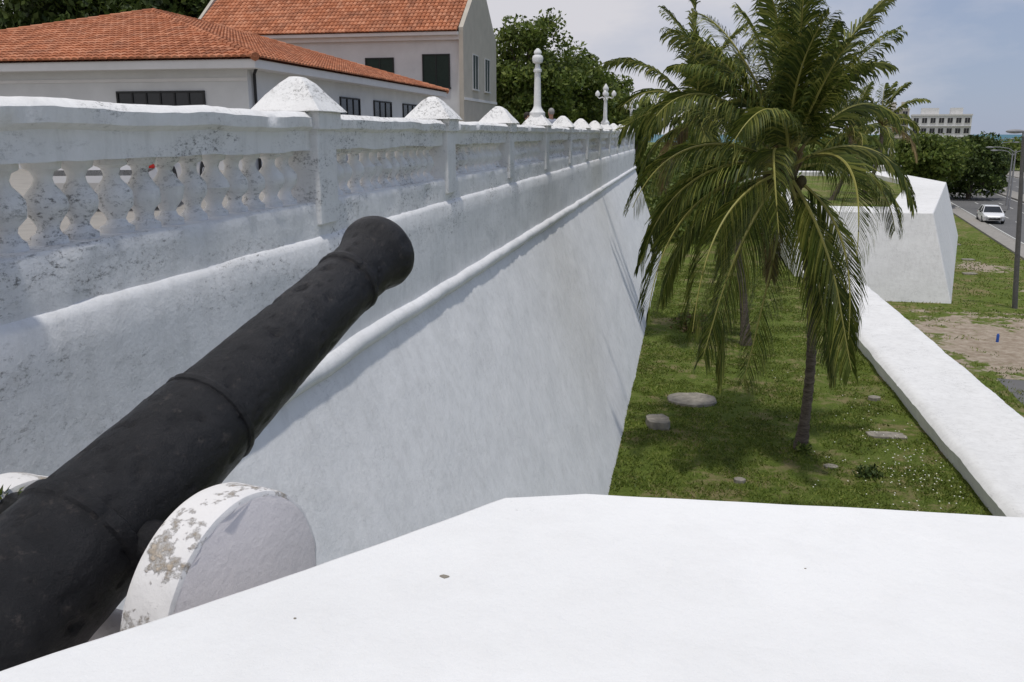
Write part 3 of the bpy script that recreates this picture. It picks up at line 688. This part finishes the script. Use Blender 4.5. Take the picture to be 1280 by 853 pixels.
# ------------------------------------------------------------------ people on terrace
skin=plain('skin',(.42,.24,.17),.6,.1,20); hair1=plain('grey_hair',(.30,.29,.28),.8); hair2=plain('dark_hair',(.03,.022,.018),.7); sh1=plain('grey_shirt',(.32,.34,.40),.9); sh2=plain('dark_shirt',(.06,.06,.09),.9); trou=plain('trousers',(.05,.06,.09),.9)
def person(loc_,rz,h,shirt,hair):
    e=empty('person',loc_,rz); s=h/1.75
    def skinobj(name,verts,edges,rad,mat):
        me=bpy.data.meshes.new(name); me.from_pydata([tuple(c*s for c in v) for v in verts],edges,[]); me.materials.append(mat)
        o=bpy.data.objects.new(name,me); col.objects.link(o); o.parent=e
        o.modifiers.new('skin','SKIN'); 
        for i,r in enumerate(rad): me.skin_vertices[0].data[i].radius=(r[0]*s,r[1]*s)
        me.skin_vertices[0].data[0].use_root=True
        ss=o.modifiers.new('sub','SUBSURF'); ss.levels=ss.render_levels=2
    skinobj('torso',[(0,0,.95),(0,0,1.12),(0,0,1.30),(0,0,1.42),(-.17,0,1.40),(-.23,.0,1.15),(.17,0,1.40),(.23,0,1.15)],[(0,1),(1,2),(2,3),(3,4),(4,5),(3,6),(6,7)],[(.16,.12),(.15,.11),(.17,.12),(.10,.09),(.07,.07),(.05,.05),(.07,.07),(.05,.05)],shirt)
    skinobj('legs',[(0,0,.93),(-.10,0,.86),(-.11,.01,.48),(-.12,-.02,.08),(-.12,.12,.04),(.10,0,.86),(.11,.03,.48),(.12,0,.08),(.12,.14,.04)],[(0,1),(1,2),(2,3),(3,4),(0,5),(5,6),(6,7),(7,8)],[(.15,.12),(.10,.10),(.065,.065),(.05,.05),(.045,.035),(.10,.10),(.065,.065),(.05,.05),(.045,.035)],trou)
    arms=[];rr=[]
    for sx in (-1,1):
        o=len(arms); arms+=[(sx*.225,0,1.20),(sx*.25,.04,1.10),(sx*.26,.14,.98),(sx*.26,.20,.93)]; rr+=[(.045,.045),(.038,.038),(.028,.028),(.03,.02)]
        skinobj('arm_%d'%(1 if sx<0 else 2),arms[o:],[(0,1),(1,2),(2,3)],rr[o:],skin)
        for k in range(5):
            bx=sx*.26+(k-2)*.014; skinobj('finger',[(bx,.21,.925),(bx*1.01,.25,.905),(bx*1.01,.27,.875-.004*k)],[(0,1),(1,2)],[(.008,.008),(.008,.008),(.006,.006)],skin)
    m=MB(); m.tube([(0,0,1.42*s),(0,.01,1.56*s)],[.06*s,.055*s],12)
    m.sphere((0,.015*s,1.635*s),(.075*s,.095*s,.115*s),18,12); m.sphere((0,.112*s,1.625*s),(.014*s,.02*s,.022*s),8,6)
    for sx in (-1,1): m.sphere((sx*.077*s,0,1.63*s),(.012*s,.02*s,.032*s),8,6)
    m.obj('head',[skin],e,80)
    m=MB(); m.sphere((0,-.008*s,1.665*s),(.084*s,.098*s,.098*s),18,12)
    m.obj('hair',[hair],e,80)
    m=MB()
    for sx in (-1,1): m.sphere((sx*.03*s,.10*s,1.648*s),(.011*s,.008*s,.008*s),8,6,0)
    m.box(-.02*s,.02*s,.100*s,.108*s,1.578*s,1.586*s,1); m.obj('face',[M['glass'],M['red']],e,60)
person((-3.75,25,zf),.6,1.80,sh1,hair1); person((-4.3,24.3,zf),-1.2,1.68,sh2,hair2)
# ------------------------------------------------------------------ light, sky, camera
S=Vector((.05,-.20,.97)).normalized(); el=math.asin(S.z); az=math.atan2(S.x,S.y)
sd=bpy.data.lights.new('sun','SUN'); sd.energy=2.15; sd.angle=math.radians(3.0); sd.color=(1,.97,.93)
so=bpy.data.objects.new('sun',sd); col.objects.link(so); so.rotation_euler=S.to_track_quat('Z','Y').to_euler()
w=bpy.data.worlds.new('World'); scene.world=w; w.use_nodes=True; nt=w.node_tree; N=nt.nodes; bg=N['Background']; bg.inputs['Strength'].default_value=.1
sk=N.new('ShaderNodeTexSky'); sk.sky_type='NISHITA'; sk.sun_disc=False; sk.sun_elevation=el; sk.sun_rotation=az; sk.dust_density=.4; sk.air_density=1.0; sk.ozone_density=2.5
tc=N.new('ShaderNodeTexCoord'); mpn=N.new('ShaderNodeMapping'); mpn.inputs['Scale'].default_value=(1,1,2.6); nz=N.new('ShaderNodeTexNoise'); nz.inputs['Scale'].default_value=2.8; nz.inputs['Detail'].default_value=8; nz.inputs['Roughness'].default_value=.58
nt.links.new(tc.outputs['Generated'],mpn.inputs[0]); nt.links.new(mpn.outputs[0],nz.inputs['Vector'])
sx=N.new('ShaderNodeSeparateXYZ'); nt.links.new(tc.outputs['Generated'],sx.inputs[0])
def wm(op,a,b):
    m=N.new('ShaderNodeMath'); m.operation=op
    for i,v in ((0,a),(1,b)):
        if hasattr(v,'is_output'): nt.links.new(v,m.inputs[i])
        else: m.inputs[i].default_value=v
    return m.outputs[0]
k=wm('SUBTRACT',nz.outputs['Fac'],wm('MULTIPLY',sx.outputs['X'],1.05))
rp=N.new('ShaderNodeValToRGB'); rp.color_ramp.elements[0].position=.15; rp.color_ramp.elements[1].position=.55; rp.color_ramp.elements[0].color=(.12,.12,.12,1); nt.links.new(k,rp.inputs[0])
hz=N.new('ShaderNodeMix'); hz.data_type='RGBA'; hz.inputs['Factor'].default_value=.8; nt.links.new(sk.outputs[0],hz.inputs[6]); hz.inputs[7].default_value=(2.7,3.4,5.1,1)
mx=N.new('ShaderNodeMix'); mx.data_type='RGBA'; nt.links.new(rp.outputs[0],mx.inputs['Factor']); nt.links.new(hz.outputs[2],mx.inputs[6]); mx.inputs[7].default_value=(6.6,6.55,7.0,1); nt.links.new(mx.outputs[2],bg.inputs['Color'])
cam=bpy.data.cameras.new('camera'); co=bpy.data.objects.new('camera',cam); col.objects.link(co); scene.camera=co
cam.sensor_width=36; cam.lens=36*1100/1280; cam.clip_start=.05; cam.clip_end=60000
co.location=(0,0,H); co.rotation_euler=(math.radians(90-13.22),0,math.radians(11.0))
scene.view_settings.view_transform='Standard'; scene.view_settings.look='None'; scene.view_settings.exposure=0
